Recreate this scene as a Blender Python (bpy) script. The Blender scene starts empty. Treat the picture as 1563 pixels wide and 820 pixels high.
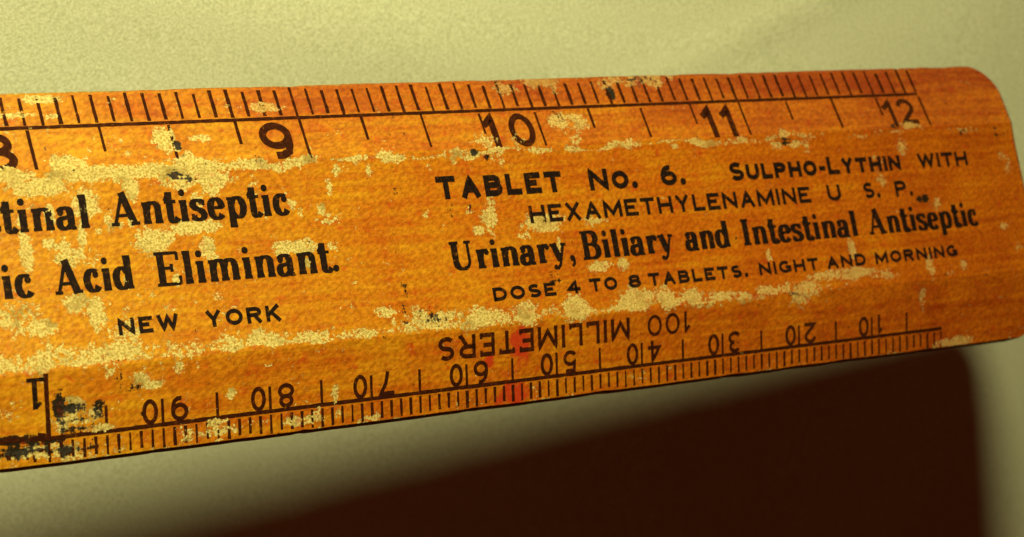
import bpy, math, random
import numpy as np
from mathutils import Matrix, Vector

INCH = 0.0254
scene = bpy.context.scene

# ------------------------------------------------------------------ camera
M = Matrix(((0.919510, 0.257134, -0.297294), (0.000000, 0.756345, 0.654173), (0.393067, -0.601518, 0.695467)))
cam_data = bpy.data.cameras.new('camera')
cam_data.sensor_width = 36.0
cam_data.lens = 36.0 * 3051.48 / 1563.0
cam_data.clip_start = 0.005
cam_data.clip_end = 20.0
cam_data.dof.use_dof = True
cam_data.dof.focus_distance = 7.0 * INCH
cam_data.dof.aperture_fstop = 60.0
camera = bpy.data.objects.new('camera', cam_data)
scene.collection.objects.link(camera)
camera.matrix_world = Matrix.Translation(Vector((0, 0, 7.0950)) * INCH) @ M.to_4x4()
scene.camera = camera

# ------------------------------------------------------------------ light: one warm bulb up and to the left, hardly any fill
world = bpy.data.worlds.new('World')
scene.world = world
world.use_nodes = True
world.node_tree.nodes['Background'].inputs[0].default_value = (1.0, 0.20, 0.06, 1)
world.node_tree.nodes['Background'].inputs[1].default_value = 0.034
bulb = bpy.data.lights.new('bulb', 'POINT')
bulb.color = (1.0, 0.95, 0.46)
bulb.energy = 5.5
bulb.shadow_soft_size = 0.42 * INCH
bulb_ob = bpy.data.objects.new('bulb', bulb)
bulb_ob.location = Vector((1.05247, 4.11334, 4.72001)) * INCH
scene.collection.objects.link(bulb_ob)

scene.view_settings.view_transform = 'Standard'
scene.view_settings.look = 'None'
scene.view_settings.exposure = 0.0
scene.view_settings.gamma = 1.0

# ------------------------------------------------------------------ node helpers
def material(name):
    m = bpy.data.materials.new(name); m.use_nodes = True
    nt = m.node_tree
    return m, nt, nt.nodes['Principled BSDF']

def node(nt, kind, **kw):
    n = nt.nodes.new(kind)
    for k, v in kw.items():
        if k.startswith('i_'):
            n.inputs[k[2:].replace('_', ' ')].default_value = v
        else:
            setattr(n, k, v)
    return n

def noise(nt, vec, scale, detail=3.0, rough=0.55, dist=0.0):
    n = node(nt, 'ShaderNodeTexNoise')
    n.inputs['Scale'].default_value = scale
    n.inputs['Detail'].default_value = detail
    n.inputs['Roughness'].default_value = rough
    n.inputs['Distortion'].default_value = dist
    nt.links.new(vec, n.inputs['Vector'])
    return n.outputs['Fac']

def ramp(nt, val, a, b, lo=0.0, hi=1.0):
    n = node(nt, 'ShaderNodeMapRange', interpolation_type='SMOOTHSTEP')
    nt.links.new(val, n.inputs['Value'])
    for k, v in (('From Min', a), ('From Max', b), ('To Min', lo), ('To Max', hi)):
        n.inputs[k].default_value = v
    return n.outputs['Result']

def math_(nt, op, a, b=None):
    n = node(nt, 'ShaderNodeMath', operation=op)
    for i, v in enumerate((a, b)):
        if v is None: continue
        if isinstance(v, (int, float)): n.inputs[i].default_value = v
        else: nt.links.new(v, n.inputs[i])
    return n.outputs[0]

def mix(nt, fac, a, b, mode='MIX'):
    n = node(nt, 'ShaderNodeMix', data_type='RGBA', blend_type=mode)
    for s, v in ((n.inputs[0], fac), (n.inputs[6], a), (n.inputs[7], b)):
        if isinstance(v, (int, float)): s.default_value = v
        elif isinstance(v, tuple): s.default_value = v + (1,)
        else: nt.links.new(v, s)
    return n.outputs[2]

def turned(nt, vec, a):
    n = node(nt, 'ShaderNodeMapping'); nt.links.new(vec, n.inputs['Vector'])
    n.inputs['Rotation'].default_value = (0, 0, a)
    return n.outputs[0]

def attr(nt, name):
    return node(nt, 'ShaderNodeAttribute', attribute_name=name).outputs['Fac']

def scaled(nt, vec, s):
    n = node(nt, 'ShaderNodeMapping'); nt.links.new(vec, n.inputs['Vector'])
    n.inputs['Scale'].default_value = s
    return n.outputs[0]

# ------------------------------------------------------------------ materials
def wear_mask(nt, vec, level):
    # worn places: the wear field of the ruler broken up by a crumbly noise
    n1 = noise(nt, vec, 2300, 6.0, 0.72)
    n2 = noise(nt, vec, 480, 4.0, 0.6)
    s = math_(nt, 'ADD', math_(nt, 'MULTIPLY', math_(nt, 'SUBTRACT', n1, 0.5), 2.2), math_(nt, 'MULTIPLY', math_(nt, 'SUBTRACT', n2, 0.5), 1.7))
    return ramp(nt, math_(nt, 'ADD', s, attr(nt, 'wear')), level - 0.045, level + 0.045)

def grime_mask(nt, vec):
    n1 = noise(nt, vec, 2200, 4.0, 0.7)
    n2 = noise(nt, scaled(nt, vec, (1500, 260, 260)), 1.0, 3.0, 0.7); n3 = noise(nt, scaled(nt, vec, (260, 1700, 260)), 1.0, 3.0, 0.7)
    s = math_(nt, 'MULTIPLY', math_(nt, 'SUBTRACT', math_(nt, 'ADD', n1, math_(nt, 'ADD', n2, n3)), 1.5), 1.5)
    return ramp(nt, math_(nt, 'ADD', s, attr(nt, 'grime')), 0.46, 0.66)

def make_wood():
    m, nt, bs = material('varnished_wood')
    tc = node(nt, 'ShaderNodeTexCoord').outputs['Object']
    grain = noise(nt, scaled(nt, tc, (70, 1500, 1500)), 1.0, 5.0, 0.65, 0.3)
    blot = noise(nt, tc, 120, 4.0, 0.6)
    mott = noise(nt, tc, 900, 3.0, 0.6)
    speck = noise(nt, tc, 4600, 3.0, 0.7)
    fleck = noise(nt, scaled(nt, turned(nt, tc, -0.5), (2000, 3000, 3000)), 1.0, 3.0, 0.6)
    tone = math_(nt, 'ADD', attr(nt, 'tone'), math_(nt, 'ADD', math_(nt, 'MULTIPLY', math_(nt, 'SUBTRACT', blot, 0.5), 0.9),
                 math_(nt, 'ADD', math_(nt, 'MULTIPLY', math_(nt, 'SUBTRACT', mott, 0.5), 0.35), math_(nt, 'MULTIPLY', math_(nt, 'SUBTRACT', grain, 0.5), 1.0))))
    cr = node(nt, 'ShaderNodeValToRGB'); nt.links.new(tone, cr.inputs[0])
    e = cr.color_ramp.elements
    e[0].position = 0.0; e[0].color = (0.330, 0.140, 0.0035, 1)
    e[1].position = 1.0; e[1].color = (0.165, 0.0200, 0.0010, 1)
    k = e.new(0.5); k.color = (0.265, 0.062, 0.0015, 1)
    col = mix(nt, ramp(nt, fleck, 0.30, 0.70), mix(nt, 1.0, cr.outputs[0], (0.74, 0.68, 0.62), 'MULTIPLY'), mix(nt, 1.0, cr.outputs[0], (1.20, 1.28, 1.5), 'MULTIPLY'))
    w = wear_mask(nt, tc, 0.62)
    dirt = noise(nt, tc, 420, 4.0, 0.65)
    bare = mix(nt, ramp(nt, speck, 0.33, 0.67), (0.205, 0.128, 0.020), (0.430, 0.335, 0.125))
    bare = mix(nt, ramp(nt, dirt, 0.50, 0.72), bare, (0.175, 0.112, 0.022))
    bare = mix(nt, ramp(nt, noise(nt, tc, 1900, 4.0, 0.75), 0.56, 0.66, 0.0, 0.75), bare, (0.105, 0.068, 0.016))
    worn = math_(nt, 'MULTIPLY', w, ramp(nt, attr(nt, 'tone'), 0.25, 0.70, 1.0, 0.50))
    col = mix(nt, worn, col, bare)
    col = mix(nt, grime_mask(nt, tc), col, (0.010, 0.006, 0.003))
    rd = ramp(nt, math_(nt, 'ADD', attr(nt, 'red'), math_(nt, 'MULTIPLY', math_(nt, 'SUBTRACT', mott, 0.5), 2.2)), 0.15, 0.85, 0.0, 0.85)
    col = mix(nt, rd, col, (0.27, 0.014, 0.005))
    nt.links.new(col, bs.inputs['Base Color'])
    bs.inputs['Roughness'].default_value = 0.5
    rr = mix(nt, w, (0.36, 0.36, 0.36), (0.8, 0.8, 0.8)); nt.links.new(rr, bs.inputs['Roughness'])
    bs.inputs['Specular IOR Level'].default_value = 0.30
    peel = noise(nt, scaled(nt, turned(nt, tc, -0.5), (1300, 2000, 2000)), 1.0, 2.5, 0.55)
    hgt = math_(nt, 'ADD', math_(nt, 'MULTIPLY', peel, 0.8), math_(nt, 'ADD', math_(nt, 'MULTIPLY', grain, 0.3), math_(nt, 'MULTIPLY', w, -0.5)))
    b = node(nt, 'ShaderNodeBump'); b.inputs['Strength'].default_value = 0.5; b.inputs['Distance'].default_value = 0.00015
    nt.links.new(hgt, b.inputs['Height']); nt.links.new(b.outputs[0], bs.inputs['Normal'])
    return m

def make_ink(name, dark, light, level, fade):
    m, nt, bs = material(name)
    tc = node(nt, 'ShaderNodeTexCoord').outputs['Object']
    n = noise(nt, tc, 2600, 3.0, 0.65)
    n2 = noise(nt, tc, 700, 3.0, 0.6)
    col = mix(nt, ramp(nt, n, 0.45, 0.75), dark, light)
    nt.links.new(col, bs.inputs['Base Color'])
    bs.inputs['Roughness'].default_value = 0.6
    bs.inputs['Specular IOR Level'].default_value = 0.04
    thin = ramp(nt, math_(nt, 'ADD', math_(nt, 'MULTIPLY', n, 0.6), math_(nt, 'MULTIPLY', n2, 0.5)), 0.56, 0.80, 1.0, fade)
    a = math_(nt, 'MULTIPLY', thin, math_(nt, 'SUBTRACT', 1.0, wear_mask(nt, tc, level)))
    nt.links.new(a, bs.inputs['Alpha'])
    return m

def make_cloth():
    m, nt, bs = material('cream_cloth')
    tc = node(nt, 'ShaderNodeTexCoord').outputs['Object']
    fine = noise(nt, tc, 3600, 4.0, 0.8)
    big = noise(nt, tc, 30, 3.0, 0.5)
    col = mix(nt, ramp(nt, fine, 0.34, 0.66), (0.52, 0.53, 0.36), (0.85, 0.855, 0.68))
    col = mix(nt, ramp(nt, big, 0.35, 0.7), col, mix(nt, 1.0, col, (0.94, 0.96, 0.95), 'MULTIPLY'))
    nt.links.new(col, bs.inputs['Base Color'])
    bs.inputs['Roughness'].default_value = 0.95
    bs.inputs['Specular IOR Level'].default_value = 0.05
    weave = noise(nt, tc, 4600, 3.0, 0.7)
    b = node(nt, 'ShaderNodeBump'); b.inputs['Strength'].default_value = 0.5; b.inputs['Distance'].default_value = 0.00006
    nt.links.new(weave, b.inputs['Height']); nt.links.new(b.outputs[0], bs.inputs['Normal'])
    return m

WOOD = make_wood()
INK_TEXT = make_ink('black_ink', (0.006, 0.003, 0.003), (0.020, 0.008, 0.004), 1.22, 0.38)
INK_SCALE = make_ink('brown_black_ink', (0.018, 0.0036, 0.0014), (0.050, 0.0100, 0.003), 0.68, 0.42)
INK_FAINT = make_ink('faded_ink', (0.022, 0.005, 0.002), (0.055, 0.013, 0.004), 0.70, 0.35)
CLOTH = make_cloth()

# ------------------------------------------------------------------ the cloth surface the ruler is held over
def value_noise(x, y, seed, n=6):
    r = np.random.RandomState(seed); out = np.zeros_like(x)
    for k in range(n):
        a = r.uniform(0, 2 * np.pi); f = r.uniform(0.25, 0.9); ph = r.uniform(0, 6.28)
        out += np.sin((x * np.cos(a) + y * np.sin(a)) * f + ph) / n
    return out

def build_cloth():
    nx, ny = 420, 420
    t = np.linspace(-1, 1, nx); g = np.sign(t) * (0.35 * np.abs(t) + 0.65 * np.abs(t) ** 3)
    X, Y = np.meshgrid(g * 26.0 + 3.0, g * 26.0 - 6.0)
    Z = 0.05 * value_noise(X, Y, 4)
    # a soft fold that runs across the far right corner
    q = (X - 4.15) * -0.24 + (Y + 5.6) * 0.97
    Z += 0.006 * np.exp(-(q / 0.13) ** 2) * np.exp(-((X - 4.4) / 0.9) ** 2)
    q2 = X - 5.95 + 0.15 * (Y + 5.8)
    Z += -0.07 / (1 + np.exp(-q2 / 0.11)) * np.exp(-((Y + 5.4) / 1.2) ** 2)
    q3 = (X - 1.9) * 0.5 + (Y + 4.8) * 0.87
    Z += 0.02 * np.exp(-(q3 / 0.35) ** 2)
    co = np.stack([X, Y, Z], -1).reshape(-1, 3) * INCH
    i = np.arange(nx * ny).reshape(ny, nx)
    f = np.stack([i[:-1, :-1], i[:-1, 1:], i[1:, 1:], i[1:, :-1]], -1).reshape(-1, 4)
    me = bpy.data.meshes.new('cloth_surface'); me.from_pydata(co.tolist(), [], f.tolist())
    me.polygons.foreach_set('use_smooth', [True] * len(me.polygons))
    ob = bpy.data.objects.new('cloth_surface', me); scene.collection.objects.link(ob)
    me.materials.append(CLOTH)
    ob['kind'] = 'structure'
    ob['label'] = 'pale cream cloth surface behind the ruler'
build_cloth()

# ------------------------------------------------------------------ ruler: profile and wear
HALF, FLAT, BEV, DROP, XEND, EDGE = 0.6244, 0.33265, 0.2917, 0.0819, 12.487, 0.055

def lift(x, y, e=0.0):
    y = np.asarray(y, float)
    s = np.clip((np.abs(y) - FLAT) / BEV, 0, 1.2)
    return np.stack([np.asarray(x, float) - 10.0, y, e - DROP * s], -1)

WEAR = [(8.021,0.18,0.0112,0.0306,1.5),(8.297,0.145,0.007,0.0134,1.5),(8.427,-0.068,0.0095,0.0134,1.5),(8.254,-0.059,0.0093,0.0176,1.5),(8.922,-0.046,0.0077,0.0116,1.5),(8.465,0.431,0.027,0.0347,1),(8.502,0.442,0.0099,0.0349,0.8),(8.074,0.596,0.0604,0.0123,1),(7.985,0.54,0.0913,0.0053,0.9),(8.1,0.533,0.0233,0.0061,0.9),(8.601,0.425,0.0426,0.01,0.9),(8.509,0.396,0.0099,0.0174,0.7),(8.882,0.54,0.0448,0.0156,0.95),(8.505,0.399,0.0099,0.0099,0.9),(8.12,0.111,0.0114,0.0484,0.9),(8.053,0.078,0.027,0.0262,0.8),(8.374,0.072,0.0616,0.038,1),(8.54,0.113,0.0779,0.0227,0.95),(8.216,0.141,0.0185,0.0222,0.7),(7.924,0.059,0.0198,0.0561,0.95),(8.005,0.088,0.0201,0.0196,0.7),(8.081,0.039,0.0542,0.0306,0.85),(8.559,0.036,0.0244,0.0363,0.85),(8.581,-0.005,0.0147,0.0136,0.7),(8.898,0.168,0.0155,0.0187,0.8),(8.923,0.136,0.0103,0.0187,0.8),(9.091,0.277,0.0106,0.0191,0.8),(9.055,0.223,0.0106,0.0333,0.85),(9.008,0.147,0.0131,0.0189,0.8),(9.04,0.109,0.0368,0.0212,0.7),(8.907,0.012,0.0771,0.0209,0.9),(8.831,0.012,0.0254,0.0277,0.8),(9.029,0.008,0.0209,0.0141,0.7),(8.071,-0.114,0.0404,0.0303,0.75),(8.13,-0.168,0.0295,0.052,0.9),(7.854,-0.134,0.0867,0.0467,0.7),(7.933,-0.185,0.0658,0.0256,0.8),(8.0,-0.295,0.1991,0.0213,0.8),(8.217,-0.222,0.0689,0.0392,0.7),(9.184,-0.247,0.0373,0.014,0.85),(9.22,-0.298,0.0161,0.0234,0.7),(9.326,-0.277,0.0545,0.0378,0.7),(9.459,-0.293,0.0694,0.0286,0.85),(9.597,-0.301,0.1416,0.0313,0.85),(9.768,-0.304,0.0639,0.0341,0.9),(10.003,-0.299,0.048,0.0446,0.95),(10.273,-0.292,0.0686,0.0379,0.95),(10.409,-0.295,0.0445,0.0408,0.85),(10.554,-0.302,0.0454,0.0335,0.9),(10.619,-0.331,0.0653,0.02,0.7),(10.817,-0.33,0.0872,0.0153,0.75),(11.105,-0.329,0.0697,0.0391,0.8),(11.356,-0.273,0.1622,0.0217,0.85),(11.561,-0.294,0.074,0.0138,0.6),(9.919,0.583,0.0431,0.0197,0.85),(10.069,0.607,0.0693,0.02,0.9),(10.129,0.597,0.0159,0.0343,0.8),(10.146,0.427,0.0758,0.0336,0.85),(10.525,0.603,0.1208,0.0264,0.75),(10.377,0.578,0.046,0.0261,0.7),(10.62,0.583,0.0476,0.0147,0.7),(9.737,0.366,0.0534,0.027,0.8),(9.883,0.368,0.0303,0.0328,0.7),(10.141,0.353,0.0314,0.0222,0.6),(10.369,0.324,0.0703,0.0131,0.8),(10.604,0.306,0.0165,0.008,0.9),(10.756,0.307,0.0202,0.0108,0.95),(10.803,0.311,0.1016,0.0108,0.5),(9.932,0.036,0.0777,0.0326,0.9),(9.837,-0.009,0.0236,0.0124,0.7),(10.141,-0.15,0.043,0.0176,0.95),(10.255,-0.148,0.0187,0.0229,0.9),(10.16,0.034,0.0494,0.0204,0.7),(9.707,0.13,0.0174,0.0447,0.7),(9.69,0.076,0.026,0.0544,0.8),(9.643,0.024,0.0229,0.0172,0.8),(9.607,0.101,0.0143,0.0123,0.6),(9.978,-0.069,0.009,0.04,0.8),(11.13,0.286,0.0353,0.0165,0.8),(11.225,0.287,0.0358,0.0139,0.7),(11.278,0.257,0.0144,0.0333,0.6),(11.654,0.197,0.0264,0.034,0.6),(11.65,0.111,0.0226,0.0282,0.6),(11.799,0.248,0.0308,0.0287,0.7),(11.931,-0.011,0.0389,0.0257,0.6),(11.411,-0.171,0.0145,0.0384,0.85),(11.826,-0.28,0.0191,0.0392,0.8),(11.765,-0.419,0.0189,0.0376,0.7),(12.306,-0.131,0.0203,0.0145,0.8),(12.016,-0.286,0.0196,0.0226,0.7),(12.407,0.161,0.0248,0.0415,0.7),(12.36,-0.223,0.0204,0.029,0.6),(11.953,-0.6,0.0852,0.0136,1),(10.971,-0.18,0.0172,0.0266,0.7),(12.184,0.538,0.166,0.0097,0.35),(9.229,0.28,0.0163,0.0217,0.6),(9.219,0.27,0.0081,0.0121,0.8),(9.331,0.319,0.0689,0.0171,0.7),(9.595,0.324,0.0458,0.0224,0.7),(9.575,0.295,0.0171,0.0198,0.7),(9.473,0.275,0.0141,0.0123,0.5),(9.775,0.298,0.0411,0.0352,0.6),(8.102,0.355,0.0576,0.0287,0.9),(8.185,0.316,0.1386,0.0223,0.95),(8.535,0.305,0.1221,0.0505,0.95),(8.6,0.26,0.0394,0.0322,0.9),(8.358,0.314,0.1425,0.0204,0.9),(8.315,0.263,0.0236,0.0495,0.9),(8.0,0.281,0.0896,0.0308,0.9),(8.148,0.217,0.0458,0.0399,0.85),(8.758,0.322,0.0556,0.021,0.85),(8.774,0.239,0.0354,0.0373,0.5),(8.545,0.216,0.0171,0.032,0.7),(8.179,0.125,0.0184,0.0177,0.6),(7.918,0.164,0.0154,0.0108,0.6),(8.581,-0.464,0.0242,0.0151,0.9),(8.971,-0.505,0.0129,0.0355,0.8),(8.978,-0.568,0.0129,0.0178,0.7),(8.516,-0.555,0.0336,0.0107,0.9),(8.835,-0.584,0.0758,0.0132,0.8),(9.091,-0.608,0.042,0.0112,0.6),(8.157,-0.319,0.0499,0.0474,0.45),(8.255,-0.384,0.0322,0.0105,0.9),(8.3,-0.41,0.0278,0.0084,0.85),(8.395,-0.36,0.0282,0.0212,0.5),(8.232,-0.375,0.0229,0.0125,0.6),(7.818,-0.466,0.0429,0.0202,0.4),(8.035,-0.48,0.0756,0.0371,0.72),(8.1,-0.529,0.0539,0.0145,0.95),(11.885,0.345,0.0476,0.0155,0.8),(8.005,-0.429,0.0309,0.0123,0.8),(7.898,-0.578,0.1523,0.0184,0.7),(8.515,-0.587,0.0721,0.0107,0.7),(8.661,-0.571,0.0344,0.0109,0.7),(8.22,-0.056,0.023,0.0132,0.5),(8.561,-0.129,0.034,0.0135,0.5),(8.625,-0.18,0.0245,0.0135,0.5),(8.725,-0.165,0.0299,0.0182,0.45),(8.389,-0.159,0.0284,0.0177,0.6),(8.288,-0.139,0.0186,0.0132,0.5),(9.088,-0.125,0.0184,0.0117,0.5),(9.127,-0.2,0.0159,0.0117,0.5),(9.232,-0.064,0.0108,0.0095,0.6),(9.424,0.093,0.0111,0.0097,0.5),(9.491,-0.133,0.0112,0.0096,0.5),(10.494,0.105,0.0129,0.0105,0.5),(10.738,0.038,0.02,0.0106,0.5)]
GRIME = [(10.381,0.549,0.0164,0.0202,1),(8.511,0.404,0.0086,0.0174,0.9),(8.48,0.294,0.0218,0.0137,0.8),(8.531,0.282,0.0195,0.0115,0.6),(9.679,0.32,0.0145,0.01,0.9),(9.724,0.301,0.0088,0.0075,0.9),(8.798,0.332,0.0254,0.0328,0.35),(9.263,-0.254,0.0135,0.0424,0.5),(9.374,-0.281,0.0439,0.0284,0.45),(11.159,0.304,0.0497,0.0138,0.55),(11.868,0.013,0.0309,0.0171,0.65),(11.789,0.342,0.0235,0.0124,0.5),(9.931,-0.192,0.0238,0.0347,0.5),(9.538,0.105,0.0226,0.0245,0.4),(9.622,0.105,0.02,0.0197,0.4),(7.975,-0.459,0.0176,0.0451,0.75),(8.019,-0.451,0.0487,0.0165,0.62),(8.079,-0.495,0.0493,0.0248,0.62),(8.108,-0.452,0.018,0.0249,0.66),(8.029,-0.521,0.0533,0.0124,0.62),(7.834,-0.57,0.0947,0.0183,0.72),(7.9,-0.547,0.087,0.0102,0.8),(7.814,-0.533,0.0643,0.0122,0.9),(7.985,-0.588,0.0221,0.0288,0.6),(8.063,-0.577,0.0313,0.0207,0.4),(8.859,0.541,0.0158,0.0104,0.45),(8.208,-0.404,0.0411,0.0167,0.33),(9.317,0.172,0.011,0.145,0.3),(9.285,-0.068,0.0109,0.1429,0.3),(10.525,0.603,0.1007,0.0235,0.33),(10.146,0.427,0.0631,0.028,0.3),(12.301,0.301,0.1638,0.0148,0.35),(12.417,0.281,0.0581,0.0179,0.4),(11.072,-0.327,0.0486,0.0316,0.4),(8.187,-0.371,0.0318,0.0167,0.36)]
RED = [(9.6,-0.461,0.0169,0.0186,0.8),(9.745,-0.409,0.0288,0.0493,0.95),(9.712,-0.592,0.0374,0.0423,0.85),(9.672,-0.606,0.0286,0.0188,0.55),(9.76,-0.387,0.0144,0.0188,0.6)]

def wave(x, *ks):
    return sum(a * np.sin(f * x + p) for a, f, p in ks)

def blobs(x, y, L):
    out = np.zeros_like(x)
    for cx, cy, a, b, k in L:
        sel = (np.abs(x - cx) < 1.5 * a + .01) & (np.abs(y - cy) < 1.5 * b + .01)
        if not sel.any(): continue
        d = np.sqrt(((x[sel] - cx) / (a * 1.15 + .002)) ** 2 + ((y[sel] - cy) / (b * 1.15 + .002)) ** 2)
        v = k * np.clip(1.45 - 0.85 * d, 0, 1) * (d < 1.5)
        out[sel] = np.maximum(out[sel], v)
    return out

def wear_field(x, y):
    w = blobs(x, y, WEAR)
    left = np.clip((9.4 - x) / 1.4, 0, 1); right = np.clip((x - 10.9) / 0.6, 0, 1)
    # upper ridge
    c = 0.318 + wave(x, (.008, 9, 1), (.006, 23, 2)) ; hw = 0.008 + 0.016 * left + wave(x, (.005, 17, .4), (.004, 41, 2))
    hw = np.where(x > 10.9, 0.012, hw)
    u = np.clip(1.35 - np.abs(y - c) / np.maximum(hw * 1.6, .006), 0, 1) * (0.70 + 0.1 * left - 0.30 * right + wave(x, (.09, 13, .3), (.08, 31, 1)))
    # lower ridge, with a crumbled upper side
    c2 = -0.318 + 0.016 * left + wave(x, (.004, 11, 0), (.005, 37, 1)); up = 0.015 + 0.022 * left + np.abs(wave(x, (.012, 15, 2), (.012, 34, 1)))
    dn = 0.010 + 0.012 * left
    d = np.where(y > c2, (y - c2) / up, (c2 - y) / dn)
    l = np.clip(1.5 - 0.85 * d, 0, 1) * (0.70 + 0.06 * left - 0.42 * right + wave(x, (.07, 8, .3), (.06, 27, 1)))
    # rubbed outer edges
    e = np.clip((np.abs(y) - 0.598) / 0.03, 0, 1) * (0.34 + 0.16 * left) + np.clip((x - 12.45) / 0.05, 0, 1) * 0.25
    rim = np.clip((np.abs(y) - 0.612) / 0.008, 0, 1) * np.where(y > 0, np.clip((11.4 - x) / .8, .35, 1), 1) * (0.62 + wave(x, (.10, 7, 1), (.08, 19, 2)))
    lo = np.clip((-0.545 - y) / 0.02, 0, 1) * (0.22 + 0.16 * left)
    base = 0.06 + 0.13 * left + 0.06 * np.clip((10.9 - x) / 2, 0, 1)
    return np.maximum.reduce([w, u, l, e, lo, rim, base + 0 * x])

def grime_field(x, y):
    g = blobs(x, y, GRIME)
    ridge = np.exp(-((np.abs(y) - 0.33) / 0.02) ** 2) * 0.12
    return np.maximum(g, ridge)

def tone_field(x, y):
    s = np.clip((x - 7.9) / 3.9, 0, 1)
    t = 0.14 + 0.50 * s
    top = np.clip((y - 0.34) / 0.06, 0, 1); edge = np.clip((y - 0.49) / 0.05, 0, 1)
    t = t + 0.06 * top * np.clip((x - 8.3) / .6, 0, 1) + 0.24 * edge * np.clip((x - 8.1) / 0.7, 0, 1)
    low = np.clip((-0.34 - y) / 0.05, 0, 1)
    t = t + 0.08 * low
    return t

def put_attr(me, name, v):
    a = me.attributes.new(name, 'FLOAT', 'POINT'); a.data.foreach_set('value', np.asarray(v, np.float32))

# ------------------------------------------------------------------ ruler: one thing, its parts below
ruler = bpy.data.objects.new('ruler', None)
ruler.empty_display_size = 0.02
scene.collection.objects.link(ruler)
ruler.matrix_world = (Matrix.Translation(Vector((2.46149, -4.84526, 1.81649)) * INCH) @
    Matrix(((0.953333, 0.132999, 0.271049), (-0.290699, 0.646825, 0.705062), (-0.081549, -0.750952, 0.655302))).to_4x4())
ruler['label'] = 'worn orange varnished wooden ruler with pale scuffs and black lettering, held above pale cloth'
ruler['category'] = 'ruler'

def part(name, verts, faces, mat, fields=True, label=None):
    v = np.asarray(verts, float)
    me = bpy.data.meshes.new(name)
    me.from_pydata((v * INCH).tolist(), [], faces if isinstance(faces, list) else faces.tolist())
    me.materials.append(mat)
    if fields:
        x, y = v[:, 0] + 10.0, v[:, 1]
        put_attr(me, 'wear', wear_field(x, y)); put_attr(me, 'grime', grime_field(x, y))
        put_attr(me, 'red', blobs(x, y, RED)); put_attr(me, 'tone', tone_field(x, y))
    ob = bpy.data.objects.new(name, me); scene.collection.objects.link(ob)
    ob.parent = ruler
    if label: ob['label'] = label
    return ob

def end_x(y):
    r = 0.165
    q = np.clip((np.abs(y) - (HALF - r)) / r, 0, 1)
    return XEND - r * (1 - np.sqrt(np.maximum(1 - q ** 2.2, 0))) - 0.02 * np.clip((y + 0.1) / -0.5, 0, 1) + 0.02 * np.clip((y - .25) / .25, 0, 1)

def build_body():
    xs = np.concatenate([np.linspace(-0.17, 7.7, 90)[:-1], np.arange(7.7, XEND, 0.0042), [XEND]])
    th = np.linspace(-1, 1, 290)
    ys = HALF * (np.abs(th) * 0.93 + 0.07 * (1 - (1 - np.abs(th)) ** 3)) * np.sign(th)
    X, Y = np.meshgrid(xs, ys)
    E = end_x(Y)
    X = np.where(X > 11.8, 11.8 + (X - 11.8) * (E - 11.8) / (XEND - 11.8), X)
    ny, nx = X.shape
    top = lift(X, Y).reshape(-1, 3)
    i = np.arange(nx * ny).reshape(ny, nx)
    faces = np.stack([i[:-1, :-1], i[:-1, 1:], i[1:, 1:], i[1:, :-1]], -1).reshape(-1, 4).tolist()
    loop = np.concatenate([i[0, :], i[1:, -1], i[-1, ::-1][1:], i[::-1, 0][1:-1]])
    P = top[loop]
    T = np.roll(P, -1, 0) - np.roll(P, 1, 0)
    N = np.stack([T[:, 1], -T[:, 0]], 1); N /= np.linalg.norm(N, axis=1)[:, None] + 1e-12
    fr = 0.012; verts = [top]; prev = loop; base = len(top); rings = []
    prof = [(fr * math.sin(a), fr * (1 - math.cos(a))) for a in np.linspace(0, math.pi / 2, 6)[1:]] + [(fr, EDGE), (fr * .4, EDGE + fr)]
    floor = -DROP - EDGE - fr
    for k, (o, dz) in enumerate(prof):
        Q = P.copy(); Q[:, :2] += N * (o - fr); Q[:, 2] -= dz
        if k >= len(prof) - 2: Q[:, 2] = np.minimum(Q[:, 2], floor + (fr if k == len(prof) - 2 else 0))
        verts.append(Q); cur = np.arange(base, base + len(loop)); base += len(loop)
        nxt = np.roll(cur, -1); pn = np.roll(prev, -1)
        faces += np.stack([prev, cur, nxt, pn], -1).tolist()
        prev = cur
    # pull the top outline in by the fillet so the printed outline keeps its size
    verts[0][loop, :2] -= N * fr
    # small nicks and rubbed spots along the two long edges
    rs = np.random.RandomState(7)
    nk = [[(rs.uniform(7.5, 12.4), rs.uniform(.012, .05), rs.uniform(.0006, .0032)) for _ in range(26)] for _ in range(2)]
    for v in verts:
        for side, sg in ((0, 1), (1, -1)):
            k = np.clip((sg * v[:, 1] - .575) / .05, 0, 1)
            cut = sum(d * np.exp(-(((v[:, 0] + 10) - c) / w_) ** 2) for c, w_, d in nk[side]) + .0005 * np.sin(v[:, 0] * 11 + side) + .0004 * np.sin(v[:, 0] * 29)
            v[:, 1] -= sg * k * cut
    faces.append(prev[::-1].tolist())
    ob = part('body', np.concatenate(verts), faces, WOOD)
    ob.data.polygons.foreach_set('use_smooth', [True] * len(ob.data.polygons))
    return ob
build_body()

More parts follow.
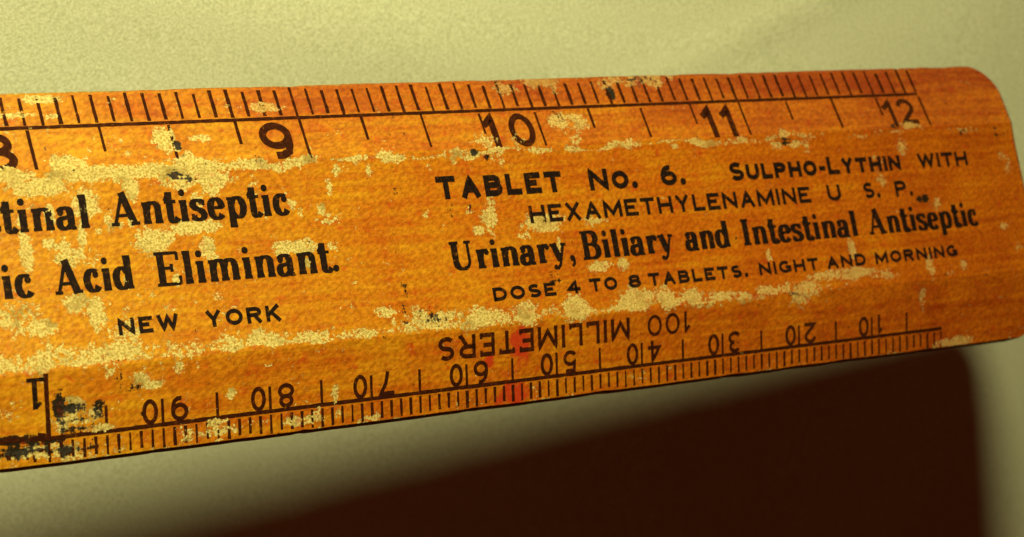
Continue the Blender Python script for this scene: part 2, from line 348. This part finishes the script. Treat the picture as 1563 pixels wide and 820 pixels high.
# ------------------------------------------------------------------ printing: strokes laid on the ruler's face
rng = random.Random(11)
class Ink:
    def __init__(self, seed=0): self.v = []; self.f = []; self.k = 0
    def quads(self, L, R):
        e = 0.0012 + 0.00005 * (self.k % 24); self.k += 1
        b = len(self.v)
        for l, r in zip(L, R):
            self.v.append(tuple(lift(l[0], l[1], e))); self.v.append(tuple(lift(r[0], r[1], e)))
        for i in range(len(L) - 1):
            a = b + 2 * i
            self.f.append((a, a + 2, a + 3, a + 1))
    def stroke(self, pts, width, step=0.012, rough=0.05):
        # pts: ruler coordinates; width: number or function of (direction, t) -> number
        P = [pts[0]]
        for p, q in zip(pts, pts[1:]):
            d = math.hypot(q[0] - p[0], q[1] - p[1]); n = max(1, int(d / step))
            P += [(p[0] + (q[0] - p[0]) * k / n, p[1] + (q[1] - p[1]) * k / n) for k in range(1, n + 1)]
        closed = len(pts) > 3 and math.hypot(pts[0][0] - pts[-1][0], pts[0][1] - pts[-1][1]) < 1e-6
        L, R = [], []
        n = len(P)
        for i, p in enumerate(P):
            a = P[i - 1] if i else (P[-2] if closed else p)
            c = P[i + 1] if i < n - 1 else (P[1] if closed else p)
            d1 = (p[0] - a[0], p[1] - a[1]); d2 = (c[0] - p[0], c[1] - p[1])
            l1, l2 = math.hypot(*d1), math.hypot(*d2)
            if l1 < 1e-9: d1, l1 = d2, l2
            if l2 < 1e-9: d2, l2 = d1, l1
            u1 = (d1[0] / l1, d1[1] / l1); u2 = (d2[0] / l2, d2[1] / l2)
            t = (u1[0] + u2[0], u1[1] + u2[1]); tl = math.hypot(*t) or 1e-6; t = (t[0] / tl, t[1] / tl)
            m = min(1 / max(abs(t[0] * u1[0] + t[1] * u1[1]), 0.2), 1.7)
            w = width(t) if callable(width) else width
            w = w * (1 + rng.uniform(-rough, rough)) * 0.5 * m
            nrm = (-t[1], t[0])
            jx, jy = (rng.uniform(-1, 1) * rough * w * .5 for _ in 'ab')
            L.append((p[0] + nrm[0] * w + jx, p[1] + nrm[1] * w + jy)); R.append((p[0] - nrm[0] * w + jx, p[1] - nrm[1] * w + jy))
        if closed: L[-1], R[-1] = L[0], R[0]
        self.quads(L, R)
    def dot(self, x, y, rx, ry):
        n = 10; L, R = [], []
        for i in range(n + 1):
            a = math.pi * i / n
            k = 1 + rng.uniform(-.06, .06)
            L.append((x - rx * math.cos(a), y + ry * math.sin(a) * k + 1e-5)); R.append((x - rx * math.cos(a), y - ry * math.sin(a) * k - 1e-5))
        self.quads(L, R)
    def build(self, name, mat, label=None):
        return part(name, self.v, self.f, mat, True, label)

def arc(cx, cy, rx, ry, a0, a1, n=12):
    return [(cx + rx * math.cos(math.radians(a0 + (a1 - a0) * i / n)), cy + ry * math.sin(math.radians(a0 + (a1 - a0) * i / n))) for i in range(n + 1)]

# sans capitals and figures: name -> (advance, centre-line strokes in a unit box)
S_CURVE = arc(.5, .745, .46, .255, 35, 200, 12) + arc(.5, .745, .46, .245, 215, 262, 4) + arc(.5, .255, .5, .245, 82, 0, 6) + arc(.5, .255, .5, .255, -15, -148, 12)
SANS = {
 'A': (.86, [[(0, 0), (.5, 1), (1, 0)], [(.17, .32), (.83, .32)]]),
 'B': (.76, [[(0, 0), (0, 1), (.5, 1)] + arc(.55, .765, .37, .235, 90, -90) + [(0, .53)], [(0, .53), (.5, .53)] + arc(.6, .265, .40, .265, 90, -90) + [(0, 0)]]),
 'D': (.80, [[(0, 0), (0, 1), (.4, 1)] + arc(.45, .5, .55, .5, 90, -90, 14) + [(0, 0)]]),
 'E': (.70, [[(1, 1), (0, 1), (0, 0), (1, 0)], [(0, .52), (.85, .52)]]),
 'G': (.84, [arc(.5, .5, .5, .5, 45, 300, 18) + [(1, .12), (1, .46), (.58, .46)]]),
 'H': (.80, [[(0, 0), (0, 1)], [(1, 0), (1, 1)], [(0, .5), (1, .5)]]),
 'I': (.18, [[(.5, 0), (.5, 1)]]),
 'K': (.80, [[(0, 0), (0, 1)], [(0, .36), (.95, 1)], [(.32, .58), (1, 0)]]),
 'L': (.66, [[(0, 1), (0, 0), (1, 0)]]),
 'M': (.96, [[(0, 0), (0, 1), (.5, .15), (1, 1), (1, 0)]]),
 'N': (.82, [[(0, 0), (0, 1), (1, 0), (1, 1)]]),
 'O': (.86, [arc(.5, .5, .5, .5, 90, 450, 26)]),
 'P': (.74, [[(0, 0), (0, 1), (.5, 1)] + arc(.55, .74, .45, .26, 90, -90) + [(0, .48)]]),
 'R': (.78, [[(0, 0), (0, 1), (.5, 1)] + arc(.55, .75, .42, .25, 90, -90) + [(0, .5)], [(.5, .5), (1, 0)]]),
 'S': (.74, [S_CURVE]),
 'T': (.76, [[(0, 1), (1, 1)], [(.5, 1), (.5, 0)]]),
 'U': (.80, [[(0, 1), (0, .35)] + arc(.5, .35, .5, .35, 180, 360, 14) + [(1, 1)]]),
 'W': (1.12, [[(0, 1), (.25, 0), (.5, 1), (.75, 0), (1, 1)]]),
 'X': (.80, [[(0, 0), (1, 1)], [(0, 1), (1, 0)]]),
 'Y': (.80, [[(0, 1), (.5, .45), (1, 1)], [(.5, .45), (.5, 0)]]),
 '0': (.62, [arc(.5, .5, .5, .5, 90, 450, 26)]),
 '1': (.34, [[(0, .72), (.35, .80), (.8, 1), (.8, 0)]]),
 '2': (.62, [arc(.5, .70, .5, .30, 170, -30, 14) + [(0, 0), (1, 0)]]),
 '3': (.62, [arc(.48, .75, .46, .25, 150, -80, 12), arc(.48, .27, .52, .27, 85, -150, 14)]),
 '4': (.66, [[(.72, 0), (.72, 1), (0, .28), (1, .28)]]),
 '5': (.62, [[(.92, 1), (.14, 1), (.06, .52)] + arc(.48, .32, .52, .32, 130, -150, 16)]),
 '6': (.62, [arc(.5, .31, .5, .31, 90, 450, 20), arc(.56, .42, .56, .58, 75, 190, 12)]),
 '7': (.62, [[(0, 1), (1, 1), (.55, .5), (.36, 0)]]),
 '8': (.62, [arc(.5, .76, .43, .24, 90, 450, 20), arc(.5, .27, .5, .27, 90, 450, 20)]),
 '9': (.62, [arc(.5, .67, .5, .33, 90, 450, 20), [(1, .67), (.98, .36), (.88, .14), (.62, .02), (.34, .02)]]),
 '.': (.20, 'dot'), ',': (.22, 'comma'), '-': (.40, [[(0, .42), (1, .42)]]), ' ': (.5, []),
}

def sans(ink, text, x0, x1, y0, cap, weight, flip=False, gap=0.16, small=1.0, big='', serif=0.0, slab=None):
    """letters fitted between x0 and x1; small = height of the letters not listed in big"""
    hs = [cap * (1.0 if (c in big or not big) else small) for c in text]
    if big:
        seen = set(); hs2 = []
        for i, c in enumerate(text):
            first = (i == 0 or text[i - 1] in '- ')
            hs2.append(cap if first else cap * small)
        hs = hs2
    adv = [SANS[c][0] * h for c, h in zip(text, hs)]
    total = sum(adv) + gap * cap * (len(text) - 1)
    k = abs(x1 - x0) / total
    s = -1 if flip else 1
    x = 0.0; w = weight * cap
    for c, h, a in zip(text, hs, adv):
        g = SANS[c][1]; aw = a * k
        def tr(p):
            px = x + w / 2 + p[0] * max(aw - w, 1e-4); py = w / 2 + p[1] * (h - w)
            return (x0 + s * px, y0 + s * py)
        if g == 'dot':
            ink.dot(x0 + s * (x + aw / 2), y0 + s * w * .6, w * .68, w * .68)
        elif g == 'comma':
            ink.dot(x0 + s * (x + aw / 2), y0 + s * w * .6, w * .62, w * .62)
            ink.stroke([(x0 + s * (x + aw * .75), y0 + s * w * .5), (x0 + s * (x + aw * .3), y0 - s * w * 1.2)], w * .5)
        else:
            for st in g:
                q = list(st)
                if c == 'I' : q = [(0.5, p[1]) for p in st]
                # butt ends of vertical strokes reach the full height
                q2 = []
                for i, p in enumerate(q):
                    X, Y = tr(p)
                    if i in (0, len(q) - 1):
                        o = q[1] if i == 0 else q[-2]
                        if abs(o[1] - p[1]) > .25 and p[1] in (0, 1): Y += s * (w / 2 if p[1] == 1 else -w / 2)
                        elif abs(o[1] - p[1]) < .02 and p[0] in (0, 1): X += s * (w / 2 if p[0] == 1 else -w / 2)
                    q2.append((X, Y))
                ink.stroke(q2, w)
                if serif:
                    for i in (0, -1):
                        o = q[1] if i == 0 else q[-2]; p = q[i]
                        if abs(o[1] - p[1]) > .25 and p[1] in (0, 1):
                            X, Y = tr(p); Y += s * (w * .1 if p[1] == 1 else -w * .1)
                            ink.stroke([(X - serif * cap, Y), (X + serif * cap, Y)], w * .75)
                        elif abs(o[1] - p[1]) < .02 and p[0] in (0, 1) and c in 'TEL':
                            X, Y = tr(p); X += s * (w * .1 if p[0] == 1 else -w * .1)
                            dy = s * cap * .16 * (-1 if p[1] == 1 else 1)
                            ink.stroke([(X, Y), (X, Y + dy)], w * .7)
        x += aw + gap * cap * k

# serif alphabet (fat upright face): strokes in cap-height units, widths follow the stroke's direction
XH = .66
def st(x, y0, y1): return ('stem', x, y0, y1)
def sf(x, y, l=.13, r=.13): return ('serif', x - l, x + r, y)
SERIF = {
 'i': (.40, [st(.2, 0, XH), sf(.2, 0), sf(.2, XH, .14, .02), ('ball', .19, .88, .105)]),
 'l': (.40, [st(.2, 0, 1), sf(.2, 0), sf(.2, 1, .14, .02)]),
 't': (.46, [('auto', [(.2, .92), (.2, .16)] + arc(.31, .14, .11, .12, 180, 300, 6) + [(.44, .13)]), ('bar', .03, .42, XH - .03), ('tri', .2, .92, .05, XH)]),
 'n': (.76, [st(.2, 0, XH), sf(.2, 0), sf(.2, XH, .14, .02), ('auto', [(.22, .46)] + arc(.40, .46, .17, .17, 150, 0, 8)), st(.57, 0, .47), sf(.57, 0)]),
 'm': (1.12, [st(.2, 0, XH), sf(.2, 0), sf(.2, XH, .14, .02), ('auto', [(.22, .46)] + arc(.39, .46, .16, .17, 150, 0, 8)), st(.56, 0, .47), sf(.56, 0),
             ('auto', [(.58, .46)] + arc(.75, .46, .16, .17, 150, 0, 8)), st(.92, 0, .47), sf(.92, 0)]),
 'r': (.54, [st(.2, 0, XH), sf(.2, 0, .13, .16), sf(.2, XH, .14, .02), ('auto', [(.22, .42)] + arc(.40, .46, .17, .16, 160, 60, 6)), ('ball', .45, .55, .10)]),
 'a': (.66, [('auto', arc(.29, .46, .16, .17, 165, 0, 9) + [(.45, .14)] + arc(.54, .13, .09, .10, 180, 300, 5)), ('ball', .15, .49, .09),
             ('auto', [(.45, .40), (.30, .34)] + arc(.26, .18, .165, .16, 110, 270, 9) + [(.36, .06), (.45, .14)])]),
 's': (.56, [('auto', arc(.27, .485, .165, .135, 20, 180, 8) + [(.16, .40), (.27, .345), (.40, .27)] + arc(.27, .175, .175, .145, 0, -165, 9)), ('tick', .45, .46, .63), ('tick', .08, .02, .21)]),
 'e': (.62, [('auto', [(.14, .36), (.50, .36)] + arc(.31, .36, .19, .27, 0, 180, 10) + arc(.32, .31, .20, .28, 180, 325, 9))]),
 'c': (.58, [('auto', arc(.32, .33, .20, .30, 50, 325, 16)), ('ball', .42, .50, .10)]),
 'p': (.74, [st(.2, -.28, XH), sf(.2, -.28), sf(.2, XH, .14, .02), ('auto', [(.22, .48)] + arc(.40, .33, .20, .30, 130, -130, 14) + [(.22, .16)])]),
 'd': (.74, [st(.54, 0, 1), sf(.54, 1, .14, .02), sf(.54, 0, .02, .15), ('auto', [(.52, .18)] + arc(.32, .33, .20, .30, -50, -310, 14) + [(.52, .48)])]),
 'y': (.72, [('auto', [(.16, XH), (.37, .04)]), ('thin', [(.58, XH), (.34, -.12), (.24, -.22), (.16, -.20)]), ('ball', .15, -.18, .085), sf(.17, XH, .15, .14), sf(.57, XH, .11, .11)]),
 'A': (.98, [('thin', [(.14, 0), (.46, .97)]), ('auto', [(.44, 1.0), (.76, 0)]), ('bar', .24, .66, .30), sf(.14, 0, .12, .14), sf(.77, 0, .16, .16)]),
 'E': (.88, [st(.24, 0, 1), ('bar', .06, .78, .97), ('bar', .06, .80, .03), ('bar', .24, .56, .52), ('tick', .77, .74, .99), ('tick', .80, .01, .27), ('tick', .57, .40, .64)]),
 'U': (.98, [('auto', [(.24, 1), (.24, .30)] + arc(.49, .30, .25, .26, 180, 300, 9)), ('thin', arc(.49, .30, .26, .26, 300, 360, 5) + [(.75, 1)]), sf(.24, 1, .17, .17), sf(.75, 1, .13, .13)]),
 'B': (.88, [st(.24, 0, 1), ('bar', .06, .46, .97), ('bar', .06, .50, .03), ('bar', .24, .5, .52), ('auto', arc(.45, .745, .22, .225, 90, -90, 9)), ('auto', arc(.48, .275, .25, .245, 90, -90, 9))]),
 'I': (.48, [st(.24, 0, 1), sf(.24, 0, .17, .17), sf(.24, 1, .17, .17)]),
 '.': (.28, [('ball', .13, .10, .11)]),
 ',': (.32, [('ball', .14, .09, .11), ('thin', [(.20, .06), (.19, -.10), (.10, -.20)])]),
}
def serif(ink, text, x0, x1, y0, cap, T=.225, h=.095, extend=False):
    total = sum(SERIF[c][0] for c in text)
    k = (x1 - x0) / total
    x = x0; T *= cap; h *= cap
    for c in text:
        a, els = SERIF[c]
        X = lambda u: x + u * k
        Y = lambda v: y0 + v * cap
        wid = lambda t: h + (T - h) * min(1, abs(t[1]) * 1.12) ** 1.3
        for e in els:
            if e[0] == 'stem': ink.stroke([(X(e[1]), Y(e[2])), (X(e[1]), Y(e[3]))], T)
            elif e[0] == 'serif':
                yy = e[3]; dy = h * .5 if yy in (0, -.28) else -h * .5
                ink.stroke([(X(e[1]), Y(yy) + dy), (X(e[2]), Y(yy) + dy)], h)
            elif e[0] == 'bar': ink.stroke([(X(e[1]), Y(e[3])), (X(e[2]), Y(e[3]))], h)
            elif e[0] == 'tick': ink.stroke([(X(e[1]), Y(e[2])), (X(e[1]), Y(e[3]))], h * 1.1)
            elif e[0] == 'tri': ink.stroke([(X(e[1]), Y(e[2])), (X(e[3]), Y(e[4]))], h)
            elif e[0] == 'auto': ink.stroke([(X(u), Y(v)) for u, v in e[1]], wid)
            elif e[0] == 'thin': ink.stroke([(X(u), Y(v)) for u, v in e[1]], h * 1.15)
            elif e[0] == 'ball': ink.dot(X(e[1]), Y(e[2]), e[3] * cap * min(1, max(k / cap, .75)), e[3] * cap)
        x += a * k

TL = 'text_line'
# left block
i = Ink(); unit = 1.035 * (8.881 - 8.23) / sum(SERIF[c][0] for c in 'Antiseptic')
serif(i, 'Intestinal', 8.155 - unit * sum(SERIF[c][0] for c in 'Intestinal'), 8.160, .132, .114); serif(i, 'Antiseptic', 8.225, 8.886, .132, .114)
i.build(TL, INK_TEXT, 'large serif line reading Intestinal Antiseptic')
i = Ink(); unit = 1.10 * (8.277 - 8.005) / sum(SERIF[c][0] for c in 'Acid')
serif(i, 'Uric', 7.934 - unit * sum(SERIF[c][0] for c in 'Uric'), 7.934, -.083, .114); serif(i, 'Acid', 8.0, 8.280, -.083, .114); serif(i, 'Eliminant.', 8.350, 9.045, -.083, .114)
i.build(TL, INK_TEXT, 'large serif line ending Acid Eliminant')
i = Ink(); sans(i, 'NEW', 8.197, 8.412, -.236, .056, .25, gap=.2); sans(i, 'YORK', 8.508, 8.790, -.238, .056, .25, gap=.2)
i.build(TL, INK_TEXT, 'small capitals reading NEW YORK')
# right block
i = Ink(); sans(i, 'TABLET', 9.488, 10.039, .150, .087, .265, big='T', small=.94)
sans(i, 'NO.', 10.164, 10.386, .147, .084, .25, big='N', small=.86); sans(i, '6.', 10.506, 10.624, .148, .082, .25, gap=.12)
sans(i, 'SULPHO-LYTHIN', 10.850, 11.777, .149, .076, .25, big='S', small=.86, gap=.13); sans(i, 'WITH', 11.877, 12.170, .151, .064, .25, gap=.13)
i.build(TL, INK_TEXT, 'capitals reading TABLET No. 6. SULPHO-LYTHIN WITH')
i = Ink(); sans(i, 'HEXAMETHYLENAMINE', 9.868, 11.246, .037, .068, .225)
sans(i, 'U', 11.339, 11.411, .037, .068, .225); sans(i, 'S.', 11.538, 11.627, .037, .068, .225); sans(i, 'P.', 11.716, 11.813, .035, .068, .225)
i.build(TL, INK_TEXT, 'capitals reading HEXAMETHYLENAMINE U S. P.')
i = Ink()
for wd, a, b in (('Urinary,', 9.490, 10.046), ('Biliary', 10.068, 10.512), ('and', 10.565, 10.792), ('Intestinal', 10.847, 11.470), ('Antiseptic', 11.522, 12.162)):
    serif(i, wd, a, b, -.118, .108, T=.25, h=.10)
i.build(TL, INK_TEXT, 'condensed serif line reading Urinary, Biliary and Intestinal Antiseptic')
i = Ink()
for wd, a, b in (('DOSE', 9.649, 9.926), ('4', 9.975, 10.037), ('TO', 10.080, 10.208), ('8', 10.260, 10.319), ('TABLETS.', 10.356, 10.843), ('NIGHT', 10.905, 11.216), ('AND', 11.260, 11.474), ('MORNING', 11.527, 11.997)):
    sans(i, wd, a, b, -.2445, .051, .26, gap=.2)
i.build(TL, INK_TEXT, 'smallest capitals with the dose')
i = Ink(); sans(i, '100', 10.534, 10.324, -.356, .080, .15, flip=True, gap=.16, serif=.05); sans(i, 'MILLIMETERS', 10.240, 9.391, -.356, .083, .18, flip=True, gap=.2, serif=.10)
i.build(TL, INK_SCALE, 'upside-down capitals reading 100 MILLIMETERS')

# inch scale along the upper bevel
i = Ink(); YU = .492
def line(x0, y0, x1, y1, w, rough=.08): i.stroke([(x0, y0), (x1, y1)], w, step=.02, rough=rough)
line(-.05, YU, 12.0, YU, .013, .12)
for k in range(0, 193):
    x = k / 16.0; r = rng.uniform
    line(x - .002, YU + .006 + r(0, .008), x - .002, .603 + r(-.006, .012), .0120 * r(.8, 1.2), .2)
    if k % 4 == 0:
        yb = {0: .336, 8: .350}.get(k % 16, .394)
        line(x, YU - .004 - r(0, .012), x, yb + r(-.004, .006), .0105 * r(.9, 1.2), .12)
i.build('inch_scale', INK_SCALE, 'row of sixteenth inch ticks on a long line')
DIG = {8: (7.815, 7.945), 9: (8.826, 8.950), 10: (None,), 11: (None,), 12: (None,)}
for n in range(1, 13):
    i = Ink()
    if n < 8: sans(i, str(n), n - .205, n - .06, .335, .140, .21)
    elif n < 10: sans(i, str(n), DIG[n][0], DIG[n][1], .331, .146, .19)
    elif n == 10: sans(i, '1', 9.738, 9.815, .336, .140, .20); sans(i, '0', 9.860, 9.972, .333, .142, .18)
    elif n == 11: sans(i, '1', 10.772, 10.850, .332, .142, .20); sans(i, '1', 10.868, 10.948, .332, .142, .20)
    else: sans(i, '1', 11.752, 11.830, .341, .128, .17); sans(i, '2', 11.848, 11.942, .350, .122, .17)
    i.build('inch_numeral', INK_SCALE if n < 12 else INK_FAINT)

# millimetre scale along the lower bevel, read the other way up
i = Ink(); YL = -.5395; X0 = 11.8687
def mmx(m): return X0 - m / 25.4
line(mmx(100.5), YL, mmx(0) + .005, YL, .013, .12)
for m in range(0, 101):
    r = rng.uniform; x = mmx(m)
    line(x, YL - .012, x, -.611 + r(-.004, .008), .0100 * r(.75, 1.25), .2)
    if m % 5 == 0 and m > 3:
        line(x, YL, x, (-.457 if m < 100 else -.336) + r(-.003, .003), .0105 if m < 100 else .016, .1)
for k in range(9):
    a = 7.60 + .037 * k; b = -.535 + rng.uniform(-.006, .006)
    i.stroke([(a, b), (a + .030 + rng.uniform(0, .010), b + rng.uniform(-.003, .003))], rng.uniform(.014, .028), rough=.35)
for k in range(14):
    a = 7.64 + .022 * k + rng.uniform(-.006, .006); b = -.562 - rng.uniform(0, .03)
    i.stroke([(a, b), (a + rng.uniform(-.004, .004), b - rng.uniform(.008, .03))], rng.uniform(.008, .018), rough=.4)
i.build('millimeter_scale', INK_SCALE, 'row of millimetre ticks on a long line')
for m in range(10, 100, 10):
    i = Ink(); x = mmx(m); d = str(m // 10)
    w = .034 if d == '1' else .062
    sans(i, d, x + .030 + w, x + .030, -.452, .082, .17, flip=True)
    sans(i, '0', x - .016, x - .072, -.453, .082, .17, flip=True)
    i.build('millimeter_numeral', INK_SCALE if m > 20 else INK_FAINT)
i = Ink(); i.stroke([(7.893, -.350), (7.893, -.444), (7.912, -.432), (7.926, -.424)][:2], .017); i.stroke([(7.867, -.352), (7.924, -.352)], .012); i.stroke([(7.893, -.440), (7.912, -.424)], .012)
i.build('inch_numeral', INK_TEXT, 'upside-down figure 1')
